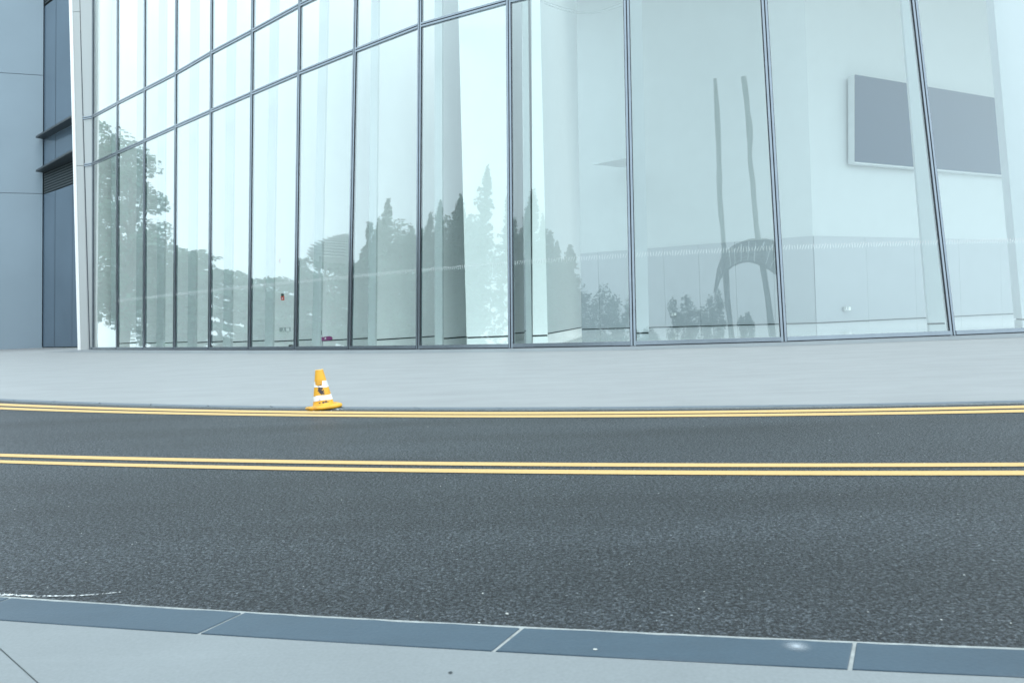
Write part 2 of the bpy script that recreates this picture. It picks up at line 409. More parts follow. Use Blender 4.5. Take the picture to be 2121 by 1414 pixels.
def rowy(x, t): return farI(x) + .006 + (t * .95) ** 1.0
rows = [0, 1.35, 2.7, 4.05, 5.4, 6.75, 8.1, 9.45, 11.4, 13.5, 16, 19, 23, 28]
cnt = 0
for r in range(len(rows) - 1):
    st = 1.9 if r < 8 else 3.6
    off = (r % 2) * st / 2
    n0 = int(-34 / st)
    for k in range(n0, int(27 / st)):
        a, b = k * st + off, (k + 1) * st + off
        def Y(x, t): return farI(x) + .008 + t
        # keep the tile if it can be seen and lies in front of the building line
        mx_ = (a + b) / 2; my = Y(mx_, rows[r])
        if my > far_edge(mx_) - 2.8 or cnt >= 290: continue
        px = CX + F * mx_ / my
        if px < -170 or px > 2290: continue
        t1 = min(rows[r + 1], far_edge(mx_) - 2.8 - Y(mx_, 0))
        sh = .16
        P = []
        for x in (a + g, mx_, b - g): P.append((x + sh * rows[r], min(Y(x, rows[r] + g), 1e9)))
        for x in (b - g, mx_, a + g): P.append((x + sh * rows[r], Y(x, rows[r + 1] - g)))
        lim = [far_edge(p[0]) - 2.75 for p in P]
        P = [(p[0], min(p[1], q)) for p, q in zip(P, lim)]
        if P[4][1] - P[1][1] < .15: continue
        MB().slab(P, -.03, .0125, .0006).build('paving_slab', M['apron'], fpav); cnt += 1
strip = MB(); vs = []
for i in range(NM):
    s, o = frame_at(i); o = Vector((o.x, o.y, 0)).normalized()
    vs += [Bs[i] + o * 2.5 + Vector((0, 0, .017)), Bs[i] - o * .2 + Vector((0, 0, .017))]
strip.add(vs, [(2 * i, 2 * i + 2, 2 * i + 3, 2 * i + 1) for i in range(NM - 1)])
tag(strip.build('drain_strip', M['drain']), kind='structure')

# ------------------------------------------------------------------ the glass facade
fac = empty('glass_facade', Bs[7], 'tall curved glass curtain wall leaning back behind the paved forecourt', 'facade')
for i in range(NM):
    s, o = frame_at(i); A, T = mp(i, .03), mp(i, HT)
    wd, dp = .085, .05
    m = MB(); m.bar(A, T, s, o, -wd, -.019, -.10, dp); m.bar(A, T, s, o, .019, wd, -.10, dp)
    mo = m.build('mullion', M['alu'], fac)
    MB().bar(A, T, s, o, -.0185, .0185, -.09, dp - .03).build('gasket', M['gasket'], mo)
    e = MB(); e.bar(A, T, s, o, -wd - .018, -wd - .001, -.03, .03); e.bar(A, T, s, o, wd + .001, wd + .018, -.03, .03)
    e.build('pane_bead', M['gasket'], mo)
def across(i, z0, z1, d0, d1, name, m, parent, inset=.09):
    s0, o0 = frame_at(i); s1, o1 = frame_at(i + 1)
    def P(j, z, d, s, o, sg): return mp(j, z) + o * d + s * (inset * sg)
    z0a, z0b = z0 if isinstance(z0, tuple) else (z0, z0); z1a, z1b = z1 if isinstance(z1, tuple) else (z1, z1)
    b = [P(i, z0a, d1, s0, o0, 1), P(i + 1, z0b, d1, s1, o1, -1), P(i + 1, z0b, d0, s1, o1, -1), P(i, z0a, d0, s0, o0, 1)]
    t = [P(i, z1a, d1, s0, o0, 1), P(i + 1, z1b, d1, s1, o1, -1), P(i + 1, z1b, d0, s1, o1, -1), P(i, z1a, d0, s0, o0, 1)]
    return MB().hexa(b, t).build(name, m, parent)
def pane(i, za, zb, k):
    """double-glazed unit: a gently bowed outer sheet that mirrors, an inner face, edges"""
    nu, nv = 4, 10; mb = MB(); s0, o0 = frame_at(i); s1, o1 = frame_at(i + 1)
    for side, mi in ((.012, 0), (-.012, 1)):
        vs = []
        for v in range(nv + 1):
            t = v / nv; z0 = za[0] + (zb[0] - za[0]) * t; z1 = za[1] + (zb[1] - za[1]) * t
            p, q = mp(i, z0) + s0 * .087, mp(i + 1, z1) - s1 * .087
            for u in range(nu + 1):
                x = p.lerp(q, u / nu); vs.append(x + o0.lerp(o1, u / nu) * side)
        W = nu + 1
        fs = [(v * W + u, v * W + u + 1, (v + 1) * W + u + 1, (v + 1) * W + u) for v in range(nv) for u in range(nu)]
        if mi: fs = [f[::-1] for f in fs]
        mb.add(vs, fs, mi)
    po = mb.build('glass_pane', [M['glass'], M['clear']], fac, True)
    return po
ZM = 2.86
for i in range(NM - 1):
    rows_ = [((.17, .17), (H1[i] - .09, H1[i + 1] - .09)), ((H1[i] + .09, H1[i + 1] + .09), (H2[i] - .09, H2[i + 1] - .09)),
             ((H2[i] + .09, H2[i + 1] + .09), (H3[i] - .09, H3[i + 1] - .09)), ((H3[i] + .09,) * 2, (HT, HT))]
    for k, (a, b) in enumerate(rows_):
        if i == 0:
            continue
        po = pane(i, a, b, k)
        if k == 0 and i >= 2:                                  # zigzag safety film on the glass
            s0, o0 = frame_at(i); s1, o1 = frame_at(i + 1); z = MB()
            L = (Bs[i + 1] - Bs[i]).length; n = int(L / .085); rr = random.Random(i)
            for q in range(2, n - 1):
                t = q / n; x = mp(i, ZM).lerp(mp(i + 1, ZM), t) + o0 * .017; sd_ = (Bs[i + 1] - Bs[i]).normalized()
                v = Vector((0, 0, 1)); h = .055 + .03 * rr.random(); dx = .012 + .022 * math.sin(q * .9 + i); ww = .0085
                z.add([x - sd_ * (dx + ww) - v * h, x - sd_ * (dx - ww) - v * h, x + sd_ * (dx + ww) + v * h, x + sd_ * (dx - ww) + v * h], [(0, 1, 2, 3)])
            z.build('safety_film', M['film'], po)['kind'] = 'stuff'
    for Hk in (H1, H2, H3):
        za, zb = Hk[i], Hk[i + 1]
        t1 = across(i, (za - .088, zb - .088), (za - .02, zb - .02), -.08, .062, 'transom', M['alu'], fac)
        across(i, (za + .02, zb + .02), (za + .088, zb + .088), -.08, .062, 'transom', M['alu'], fac)
        across(i, (za - .0195, zb - .0195), (za + .0195, zb + .0195), -.07, .035, 'gasket', M['gasket'], t1)
    across(i, .045, .165, -.09, .075, 'sill', M['alu'], fac)
    across(i, .0, .044, -.08, .05, 'base_gap', M['gasket'], fac)
# solid infill of the narrow end bay
s0, o0 = frame_at(0); s1, o1 = frame_at(1)
for za, zb in ((.17, H1[0] - .09), (H1[0] + .09, H2[0] - .09), (H2[0] + .09, H3[0] - .09)):
    MB().hexa([mp(0, za) + s0 * .11 + o0 * .01, mp(1, za) - s1 * .11 + o1 * .01, mp(1, za) - s1 * .11 - o1 * .02, mp(0, za) + s0 * .11 - o0 * .02],
              [mp(0, zb) + s0 * .11 + o0 * .01, mp(1, zb) - s1 * .11 + o1 * .01, mp(1, zb) - s1 * .11 - o1 * .02, mp(0, zb) + s0 * .11 - o0 * .02]).build('end_panel', M['beamw'], fac)
# leaning white end fin: pale narrow edge and a wider face, in two lengths with a joint
def fin(xl0, xl1, xr0, xr1, D, name, dep, zs, m):
    a, b = foot(xl0, D), foot(xr0, D); ta, tb = lean_top(a, xl1, HT, 1.8), lean_top(b, xr1, HT, 1.8)
    e = Vector((.655, .755, 0)) * dep
    for z0, z1 in zs:
        f = lambda p, q, z: p + (q - p) * (z / HT)
        MB().hexa([f(a, ta, z0), f(b, tb, z0), f(b, tb, z0) + e, f(a, ta, z0) + e], [f(a, ta, z1), f(b, tb, z1), f(b, tb, z1) + e, f(a, ta, z1) + e]).build(name, m, fac)
fin(166, 148.5, 182, 163.5, 46.0, 'end_fin', 1.2, ((.03, 11.55), (11.58, 21.5), (21.53, HT)), M['beamw'])
fin(161, 142.5, 165.9, 148.4, 45.95, 'end_fin_edge', .04, ((.03, HT),), M['white'])

# ------------------------------------------------------------------ interior seen through the glass
fl = MB(); vs = []
ins = [b - frame_at(i)[1] * .22 for i, b in enumerate(Bs)]
poly = [(p.x, p.y) for p in ins] + [(40, 26), (60, 75), (-20, 75), (-27, 50)]
fl.add([(x, y, ZF) for x, y in poly], [tuple(range(len(poly)))])
tag(fl.build('gallery_floor', M['floor']), kind='structure')
def wall_face(name, A, B, z0, z1, th, m, parent=None, lean=0.0):
    d = (B - A); d.z = 0; n = Vector((d.y, -d.x, 0)).normalized() * -th
    up0, up1 = Vector((0, 0, z0)), Vector((0, 0, z1))
    a, b = Vector((A.x, A.y, 0)), Vector((B.x, B.y, 0))
    return MB().hexa([a + up0, b + up0, b + n + up0, a + n + up0], [a + up1, b + up1, b + n + up1, a + n + up1]).build(name, m, parent)
# back walls: left run to the corner at 1688, right run away from it
Wl, Wc, Wr = foot(1060, 57.5, ZF), foot(1690, 47.5, ZF), foot(2420, 66.0, ZF)
for nm, A, B, lab in (('gallery_wall', Wl, Wc, 'white back wall of the hall with grey lower band, left of the corner'),
                      ('gallery_wall', Wc, Wr, 'white back wall of the hall running away right of the corner')):
    e = empty(nm, A, lab, 'wall', 'back walls of the hall')
    wall_face('upper_wall', A, B, 5.6, 34, .3, M['wallw'], e)
    n = Vector(((B - A).y, -(B - A).x, 0)).normalized()
    N = 9
    for k in range(N):
        p, q = A.lerp(B, k / N), A.lerp(B, (k + 1) / N); d = (q - p).normalized() * .008
        wall_face('wall_panel', p + d + n * .06, q - d + n * .06, .075, 5.6, .2, M['dado'], e)
    wall_face('shadow_gap', A + n * .02, B + n * .02, .03, .073, .1, M['recess'], e)
# wedge of soffit in the recess
q = [at(1228, 341, 51.0), at(1312, 324.5, 49.0), at(1312, 349, 53.0)]
zb = q[0].z; bal = MB(); bal.prism([(p.x, p.y) for p in q], zb, zb + .12)
tag(bal.build('ceiling_ledge', M['wallw']), 'pale wedge of ceiling ledge high in the recess behind the glass', 'ledge')

ew0 = Bs[1] - frame_at(1)[1] * .25; inn_ = Vector((.655, .755, 0))
ew = MB(); lt_ = (Ts[1] - Bs[1]) / HT  # wall added to block light from the open left end; shows as pale strip
ew.hexa([ew0 + Vector((-.25, 0, .03)), ew0 + Vector((0, 0, .03)), ew0 + inn_ * 26, ew0 + inn_ * 26 + Vector((-.25, 0, 0))],
        [ew0 + lt_ * 27 + Vector((-.25, 0, 0)), ew0 + lt_ * 27, ew0 + lt_ * 27 + inn_ * 26, ew0 + lt_ * 27 + inn_ * 26 + Vector((-.25, 0, 0))])
tag(ew.build('end_wall', M['white']), 'white end wall closing the hall just inside the leftmost pane', 'wall')
cl = MB(); ring = [(2.0, 36), (12, 35), (20, 30), (46, 31), (80, 50), (80, 90), (-2, 80)]  # unseen partial ceiling, outline shaped to darken the right back walls
cl.prism(ring, 25.0, 25.4)
tag(cl.build('ceiling', M['white']), kind='structure')
# radial fin walls standing right behind the mullions
ORD = ['first', 'second', 'third', 'fourth', 'fifth', 'sixth', 'seventh', 'eighth', 'ninth', 'tenth']
strips = [(233, 242), (285, 297), (327, 342.6), (391.5, 408.8), (465, 482.7), (551.5, 568.7), (649, 667), (764.7, 781), (902.6, 919.8), (1090.4, 1103)]
for k, (xl, xr) in enumerate(strips):
    D = facD(xl) + 2.4
    L_, R_ = foot(xl, D, ZF), foot(xr, D - .25, ZF)
    i = k + 1
    sd_, o = frame_at(min(i + 1, NM - 2)); inn = Vector((-o.x, -o.y, 0)).normalized()
    ln = (4.5 if k < 6 else 7.0) if k < 9 else 18
    if k == 9: inn = Vector((.19, .98, 0)).normalized()
    lt = Vector(((Ts[i + 1] - Bs[i + 1]).x / HT, LEAN, 1))
    def up_(p, z): return Vector((p.x, p.y, 0)) + lt * z
    e = empty('gallery_fin', L_, 'white fin wall standing inside the glass behind the %s full-width bay from the left' % ORD[k], 'wall', 'fin walls behind the glass')
    top_ = (24, 24, 24, 23, 22, 21, 20, 19, 17, 23)[k]
    def fw(nm, z0, z1, ins_, m):
        p, q = L_ + inn * ins_ + (R_ - L_) * (ins_ * .1), R_ + inn * ins_ - (R_ - L_) * (ins_ * .4)
        MB().hexa([up_(p, z0), up_(q, z0), up_(q + inn * ln, z0), up_(p + inn * ln, z0)], [up_(p, z1), up_(q, z1), up_(q + inn * ln, z1), up_(p + inn * ln, z1)]).build(nm, m, e)
    pq = lambda d, t: L_ + (R_ - L_) * t - inn * d
    a0, a1 = pq(.10, .03), pq(.10, .97); b0, b1 = pq(.004, .03), pq(.004, .97)
    MB().hexa([up_(a0, .031), up_(a1, .031), up_(b1, .031), up_(b0, .031)], [up_(a0, top_ - .1), up_(a1, top_ - .1), up_(b1, top_ - .1), up_(b0, top_ - .1)]).build('edge_trim', M['trim'], e)
    fw('fin_face', .36, top_, 0, M['white'] if k < 9 else M['wallw']); fw('shadow_gap', .305, .358, .06, M['recess']); fw('plinth', .031, .304, 0, M['white'])

# broad white columns
def column(xl0, xl1, xr0, xr1, D, dep, lab, m=M['white']):
    a, b = foot(xl0, D, ZF), foot(xr0, D, ZF); ta, tb = lean_top(a, xl1, HT, LEAN * HT), lean_top(b, xr1, HT, LEAN * HT)
    e = empty('white_column', a, lab, 'column', 'broad columns inside the hall')
    dv = Vector(((a.x + b.x) / 2 / D * dep * .6, dep, 0))
    f = lambda p, q, z: p + (q - p) * ((z - ZF) / (HT - ZF))
    for nm, z0, z1, m_, sh in (('shaft', .40, 20, m, 0), ('shadow_gap', .345, .398, M['recess'], .05), ('plinth', .031, .344, m, 0)):
        w_ = (b - a) * .02 * (1 if sh else 0)
        q = [(a, ta, w_), (b, tb, -w_)]
        lo = [f(a, ta, z0) + w_, f(b, tb, z0) - w_]; hi = [f(a, ta, z1) + w_, f(b, tb, z1) - w_]
        dd = Vector((0, sh, 0))
        MB().hexa([lo[0] + dd, lo[1] + dd, lo[1] + dv, lo[0] + dv], [hi[0] + dd, hi[1] + dd, hi[1] + dv, hi[0] + dv]).build(nm, m_, e)
column(967, 949, 1064, 1060, 26.9, .4, 'broad bright white column left of the tall mullion beside the dark trees')
column(1103.5, 1101, 1135, 1118.5, 26.1, 1.0, 'narrow bright white column just right of the tall mullion')
column(2119, 2058, 2330, 2270, 24.6, 1.2, 'wide white column at the right edge behind the last pane', M['dado'])

column(1316, 1301, 1345, 1329, 24.6, .3, 'slim pale column just right of the mullion beside the grey recess', M['dado'])
column(1926, 1867, 1962, 1884, 23.3, .3, 'slim pale column just left of the last leaning mullion', M['dado'])
# slate-blue screen box hung on the right wall
D1, D2 = 48.3, 60.4
tl, bl = at(1770, 155, D1), at(1770, 338, D1)
tr, br = foot(2260, D2), foot(2260, D2); tr.z, br.z = tl.z, bl.z
back = Vector((-.21, .44, 0))
lf_t, lf_b = tl + back, bl + back
sc_ = empty('hanging_screen', bl, 'large slate blue rectangular screen box hanging high behind the right panes', 'screen')
MB().hexa([bl, br, br + back, lf_b], [tl, tr, tr + back, lf_t]).build('screen_case', M['paleg'], sc_)
n = (tr - tl).cross(bl - tl).normalized(); n = n if n.y < 0 else -n
dn = Vector((0, 0, .09))
MB().hexa([bl + n * .004 + dn, br + n * .004 + dn, br + n * .03 + dn, bl + n * .03 + dn], [tl + n * .004, tr + n * .004, tr + n * .03, tl + n * .03]).build('screen_face', M['screen'], sc_)

# small things inside
def sign(x, y, D, lab, w_=.42, h_=.22):
    c = at(x, y, D); e = empty('exit_sign', c, lab, 'sign', 'exit signs inside the hall')
    MB().box(c.x - w_ / 2, c.x + w_ / 2, c.y, c.y + .06, c.z - h_ / 2, c.z + h_ / 2).build('sign_case', M['signg'], e)
    g_ = MB()                                                   # running figure and doorway
    cx, cz, y0, y1 = c.x - w_ * .12, c.z, c.y - .012, c.y - .002
    k = h_ / .22
    g_.box(cx - .022 * k, cx + .022 * k, y0, y1, cz + .045 * k, cz + .085 * k)
    g_.hexa([(cx - .03 * k, y0, cz - .02 * k), (cx + .01 * k, y0, cz - .02 * k), (cx + .01 * k, y1, cz - .02 * k), (cx - .03 * k, y1, cz - .02 * k)], [(cx, y0, cz + .04 * k), (cx + .04 * k, y0, cz + .04 * k), (cx + .04 * k, y1, cz + .04 * k), (cx, y1, cz + .04 * k)])
    g_.hexa([(cx - .08 * k, y0, cz - .08 * k), (cx - .05 * k, y0, cz - .08 * k), (cx - .05 * k, y1, cz - .08 * k), (cx - .08 * k, y1, cz - .08 * k)], [(cx - .03 * k, y0, cz - .02 * k), (cx, y0, cz - .02 * k), (cx, y1, cz - .02 * k), (cx - .03 * k, y1, cz - .02 * k)])
    g_.hexa([(cx + .04 * k, y0, cz - .085 * k), (cx + .07 * k, y0, cz - .085 * k), (cx + .07 * k, y1, cz - .085 * k), (cx + .04 * k, y1, cz - .085 * k)], [(cx - .01 * k, y0, cz - .02 * k), (cx + .02 * k, y0, cz - .02 * k), (cx + .02 * k, y1, cz - .02 * k), (cx - .01 * k, y1, cz - .02 * k)])
    g_.build('running_figure', M['signw'], e)
    MB().box(c.x + w_ * .12, c.x + w_ * .42, y0, y1, c.z - h_ * .38, c.z + h_ * .38).build('door_symbol', M['signw'], e)
sign(1395, 651, 51.3, 'small exit sign low on the grey wall left of the leaning masts reflection')
sign(1755.5, 639, 48.3, 'small exit sign low on the grey wall in the second bay from the right', .5, .3)
sign(590, 682.5, 34.7, 'grey exit sign on the white wall left of the magenta sign', .5, .2)
c = at(585, 615, 34.6)
e = empty('alarm_bell', c, 'red fire alarm box on the white wall above the grey exit sign', 'alarm')
MB().box(c.x - .07, c.x + .07, c.y, c.y + .06, c.z - .15, c.z + .05).build('alarm_case', M['red'], e)
MB().box(c.x - .025, c.x + .03, c.y - .01, c.y - .001, c.z - .09, c.z - .03).build('label_plate', M['signw'], e)
dm = MB(); dm.tube([Vector((c.x, c.y + .05, c.z + .10)), Vector((c.x, c.y - .03, c.z + .10)), Vector((c.x, c.y - .05, c.z + .10))], [.065, .06, .03], 10); dm.build('bell_dome', M['black'], e)
c = at(579, 540, 34.5)
e = empty('notice_plate', c, 'faint pinkish notice plate high on the white wall above the red alarm', 'notice')
MB().box(c.x - .05, c.x + .05, c.y, c.y + .03, c.z - .14, c.z + .14).build('plate', plain('pale_pink', (.72, .60, .60)), e)
MB().box(c.x - .03, c.x + .03, c.y - .006, c.y - .001, c.z - .06, c.z + .06).build('print_block', plain('pale_red', (.62, .42, .42)), e)
# magenta pointer sign: square back with a rounded tongue
c = at(666, 701, 31.9); e = empty('pointer_sign', c, 'magenta pointing board with a white dot propped low inside the glass', 'sign')
P = [(0, -.10), (.16, -.10), (.34, -.085), (.44, -.06), (.47, -.01), (.45, .05), (.38, .085), (.28, .09), (.16, .075), (.07, .06), (0, .07)]
mb = MB(); mb.add([(c.x + x, c.y, c.z + z) for x, z in P] + [(c.x + x, c.y + .04, c.z + z) for x, z in P],
                  [tuple(range(len(P)))[::-1], tuple(range(len(P), 2 * len(P)))] + [(i, (i + 1) % len(P), len(P) + (i + 1) % len(P), len(P) + i) for i in range(len(P))])
mb.build('board', M['pink'], e)
P = [(.12, -.03), (.15, .02), (.19, .03), (.20, -.01), (.18, -.03)]
mb = MB(); mb.add([(c.x + x, c.y - .008, c.z + z) for x, z in P] + [(c.x + x, c.y - .001, c.z + z) for x, z in P], [tuple(range(5))[::-1]] + [(i, (i + 1) % 5, 5 + (i + 1) % 5, 5 + i) for i in range(5)])
mb.build('pale_dot', M['signw'], e)
MB().tube([Vector((c.x + .03, c.y + .06, ZF)), Vector((c.x + .02, c.y + .05, c.z + .05)), Vector((c.x - .01, c.y + .05, c.z + .35))], [.012] * 3, 6).build('stand', M['black'], e)
# black floor stand with a white top beside mullion
c = foot(598, 32.0, ZF); e = empty('floor_stand', c, 'small black floor stand with a white top half hidden by a mullion', 'stand')
MB().hexa([(c.x - .07, c.y, ZF), (c.x + .25, c.y, ZF), (c.x + .25, c.y + .2, ZF), (c.x - .07, c.y + .2, ZF)], [(c.x + .02, c.y, .22), (c.x + .25, c.y, .22), (c.x + .25, c.y + .2, .22), (c.x + .02, c.y + .2, .22)]).build('stand_body', M['black'], e)
MB().hexa([(c.x, c.y - .02, .222), (c.x + .26, c.y - .02, .222), (c.x + .26, c.y + .22, .222), (c.x, c.y + .22, .222)], [(c.x + .05, c.y - .02, .27), (c.x + .26, c.y - .02, .30), (c.x + .26, c.y + .22, .30), (c.x + .05, c.y + .22, .27)]).build('stand_top', M['signw'], e)
# slack cables under the ceiling
for lab, ys in (('upper thin grey cable sagging near the top of the hall', (4, 14, 24, 27, 20, 2)), ('lower thin grey cable sagging near the top of the hall', (8, 20, 28, 29, 24, 10))):
    pts = [at(x, y, d) for x, y, d in zip((1128, 1160, 1195, 1222, 1250, 1300), ys, (26.7, 26.2, 25.8, 25.4, 24.9, 24.15))]
    tag(MB().tube(pts, [.012] * 6, 5).build('hanging_cable', M['signg']), lab, 'cable', 'slack cables in the hall')

# ------------------------------------------------------------------ blue-grey wing on the far left
def wD(x): return 57.4 + .0105 * x
def gD(x): return wD(x) if x < 88 else wD(88) - .06 * (x - 88)
wing = empty('side_wing', foot(40, 57.8), 'smooth blue grey building wing with a recessed glazed strip at the left edge', 'building')
def wpt(x, D, z): return foot(x, D, z)
def wz(x, y): return at(x, y, wD(x)).z
zs1, zs2 = at(45, 154, wD(45)).z, at(45, 400.5, wD(45)).z
def wpanel(name, xa, xc, za, zb, m, off=0.0, th=.3, lean=True):
    a, b = foot(xa, gD(xa) + off), foot(xc, gD(xc) + off)
    def tp(p, x0, z): return lean_top(p, x0, z, 0)
    q = []
    for z in (za, zb):
        A = lean_top(a, xa + (3.5 if xa > 20 else 0), z) if lean else Vector((a.x, a.y, z)); B_ = lean_top(b, xc + 3.5, z) if lean else Vector((b.x, b.y, z))
        q.append([A, B_, B_ + Vector((-.1, th, 0)), A + Vector((-.1, th, 0))])
    return MB().hexa(q[0], q[1]).build(name, m, wing)
for za, zb in ((.03, zs2 - .018), (zs2 + .018, zs1 - .018), (zs1 + .018, 34)):
    wpanel('wall_panel', -62, 86.5, za, zb, M['wing'])
wpanel('backing', -61, 88, .03, 34, M['recess'], .32, .2); wpanel('backing', 88.2, 178, .03, 34, M['recess'], .36, .2)
zc1 = at(90, 284, wD(90)).z; zc2 = at(90, 357, wD(90)).z; zl0 = at(90, 402, wD(90)).z; zt = at(90, 13, wD(90)).z
for xa, xc in ((89.3, 112.4), (113.8, 148.6), (150, 176)):
    for za, zb in ((.10, zl0 - .03), (zc2 + .06, zc1 - .04), (zc1 + .06, zt - .03)):
        if zb - za > .2: wpanel('glass_panel', xa, xc, za, zb, M['spandrel'], .12, .1)
for z0, z1 in ((zl0, zc2), (zt + .1, 34)):
    wpanel('louvre_backing', 89.3, 176, z0, z1, M['recess'], .22, .05)
    k = 0; z = z0 + .04
    while z < z1 - .1 and k < 24:
        a, b = lean_top(foot(89.3, gD(89.3) + .04), 92.8, z), lean_top(foot(176, gD(176) + .04), 179, z)
        MB().hexa([a, b, b + Vector((0, .14, .10)), a + Vector((0, .14, .10))], [p + Vector((0, 0, .07)) for p in (a, b, b + Vector((0, .14, .10)), a + Vector((0, .14, .10)))]).build('louvre_slat', M['louvre'], wing)
        z += .205; k += 1
for (x0, y0, x1, y1, yb) in ((74, 286, 150, 243, 284), (74, 356, 150, 315, 357)):
    z = at(x0, y0, 57.8).z
    def on(x, y):                                               # point at height z seen at (x,y)
        d = ray(x, y); return CAM + d * ((z - CAMH) / d.z)
    p0, p1 = on(x0, y0), on(x1 + 20, y1 - 13)
    q0, q1 = foot(90, gD(90) + .1, z), foot(180, gD(180) + .1, z)
    th = Vector((0, 0, .14))
    MB().hexa([p0, p1, q1, q0], [v + th for v in (p0, p1, q1, q0)]).build('canopy_blade', M['canopy'], wing)
tag(wing, None)

# ------------------------------------------------------------------ traffic cone
cg = gnd(671, 846)
cone = empty('traffic_cone', (cg.x, cg.y, .0), 'small scuffed orange traffic cone tilted at the kerb', 'traffic cone', None, None, (R(-2), R(-5.2), R(8)))
def cmat():
    m, n, l, p = mat('cone_orange')
    tc = n.new('ShaderNodeTexCoord'); nz = n.new('ShaderNodeTexNoise'); nz.inputs['Scale'].default_value = 9; nz.inputs['Detail'].default_value = 6
    l.new(tc.outputs['Object'], nz.inputs['Vector'])
    rp = n.new('ShaderNodeValToRGB'); e = rp.color_ramp.elements
    e[0].position, e[0].color = .34, (.55, .26, .03, 1); e[1].position, e[1].color = .5, (.74, .375, .022, 1)
    l.new(nz.outputs[0], rp.inputs[0])
    # two black scuffs at fixed spots on the front
    base = rp.outputs[0]
    for cx_, cz_, sx_, sz_, sk in ((-.002, .222, .036, .074, -.36), (.016, .082, .060, .013, 0)):
        sp = n.new('ShaderNodeSeparateXYZ'); l.new(tc.outputs['Object'], sp.inputs[0])
        wob = n.new('ShaderNodeTexNoise'); wob.inputs['Scale'].default_value = 55; wob.inputs['Detail'].default_value = 4; l.new(tc.outputs['Object'], wob.inputs['Vector'])
        def mth(op, a, b, c=None):
            k = n.new('ShaderNodeMath'); k.operation = op
            for i, v in enumerate((a, b, c)):
                if v is None: continue
                if hasattr(v, 'links'): l.new(v, k.inputs[i])
                else: k.inputs[i].default_value = v
            return k.outputs[0]
        z = mth('DIVIDE', mth('SUBTRACT', sp.outputs[2], cz_), sz_)
        x = mth('DIVIDE', mth('SUBTRACT', sp.outputs[0], mth('MULTIPLY_ADD', z, sk * .05, cx_)), sx_)
        r = mth('ADD', mth('ADD', mth('MULTIPLY', x, x), mth('MULTIPLY', z, z)), mth('MULTIPLY_ADD', wob.outputs[0], 4.4, -2.2))
        on_ = mth('MULTIPLY', mth('LESS_THAN', r, .75), mth('LESS_THAN', sp.outputs[1], 0))
        mx = n.new('ShaderNodeMix'); mx.data_type = 'RGBA'; l.new(on_, mx.inputs[0]); l.new(base, mx.inputs[6]); mx.inputs[7].default_value = (.035, .022, .03, 1)
        base = mx.outputs[2]
    l.new(base, p.inputs['Base Color']); p.inputs['Roughness'].default_value = .45
    return m
CM = cmat()
def lathe(prof, seg=40, wob=None):
    mb = MB(); vs = []
    for j, (r, z) in enumerate(prof):
        for k in range(seg):
            t = 2 * math.pi * k / seg; zz = z + (wob(t, j) if wob else 0); vs.append((r * math.cos(t), r * math.sin(t), zz))
    fs = [(j * seg + k, j * seg + (k + 1) % seg, (j + 1) * seg + (k + 1) % seg, (j + 1) * seg + k) for j in range(len(prof) - 1) for k in range(seg)]
    return mb.add(vs, fs)
def child(mb, name, m, par, smooth=True):
    o = mb.build(name, m, None, smooth); o.parent = par; return o
HC = .472
def cr(z): return .126 - (.126 - .046) * (z - .04) / (HC - .04)
prof = [(.142, .040), (.128, .047)] + [(cr(z), z) for z in [.05 + .04 * i for i in range(11)]] + [(cr(HC - .003), HC - .003), (.042, HC + .001), (.038, HC - .004), (.05, HC - .2), (.11, .03)]
body = child(lathe(prof, 48), 'cone_body', CM, cone)
# square foot with rounded, slightly curled corners
mb = MB(); N = 48; rings = []
def sq(t, a, p=5): c, s_ = math.cos(t), math.sin(t); return a / ((abs(c) ** p + abs(s_) ** p) ** (1 / p))
for (a, z) in ((.186, .000), (.198, .012), (.197, .034), (.186, .044), (.12, .048)):
    for k in range(N):
        t = 2 * math.pi * k / N + .35; r = sq(t - .35, a); rr = max(0, r - .19)
        rings.append((r * math.cos(t), r * math.sin(t), z + (.10 * rr if a > .15 else 0) + .006 * math.sin(t * 2)))
mb.add(rings, [(j * N + k, j * N + (k + 1) % N, (j + 1) * N + (k + 1) % N, (j + 1) * N + k) for j in range(4) for k in range(N)] + [tuple(range(N))[::-1]])
child(mb, 'cone_foot', CM, cone)
def sleeve_mat(torn):
    m, n, l, p = mat('reflective_sleeve' + ('_torn' if torn else ''))
    tc = n.new('ShaderNodeTexCoord'); nz = n.new('ShaderNodeTexNoise'); nz.inputs['Scale'].default_value = 26; nz.inputs['Detail'].default_value = 5
    l.new(tc.outputs['Object'], nz.inputs['Vector'])
    rp = n.new('ShaderNodeValToRGB'); e = rp.color_ramp.elements
    e[0].position, e[0].color = .32, (.42, .38, .40, 1); e[1].position, e[1].color = .46, (.80, .80, .82, 1)
    l.new(nz.outputs[0], rp.inputs[0]); l.new(rp.outputs[0], p.inputs['Base Color']); p.inputs['Roughness'].default_value = .4
    return m
child(lathe([(cr(.105) + .002, .105), (cr(.165) + .002, .165)], 48, lambda t, j: .004 * math.sin(3 * t + j)), 'reflective_band', sleeve_mat(False), cone)
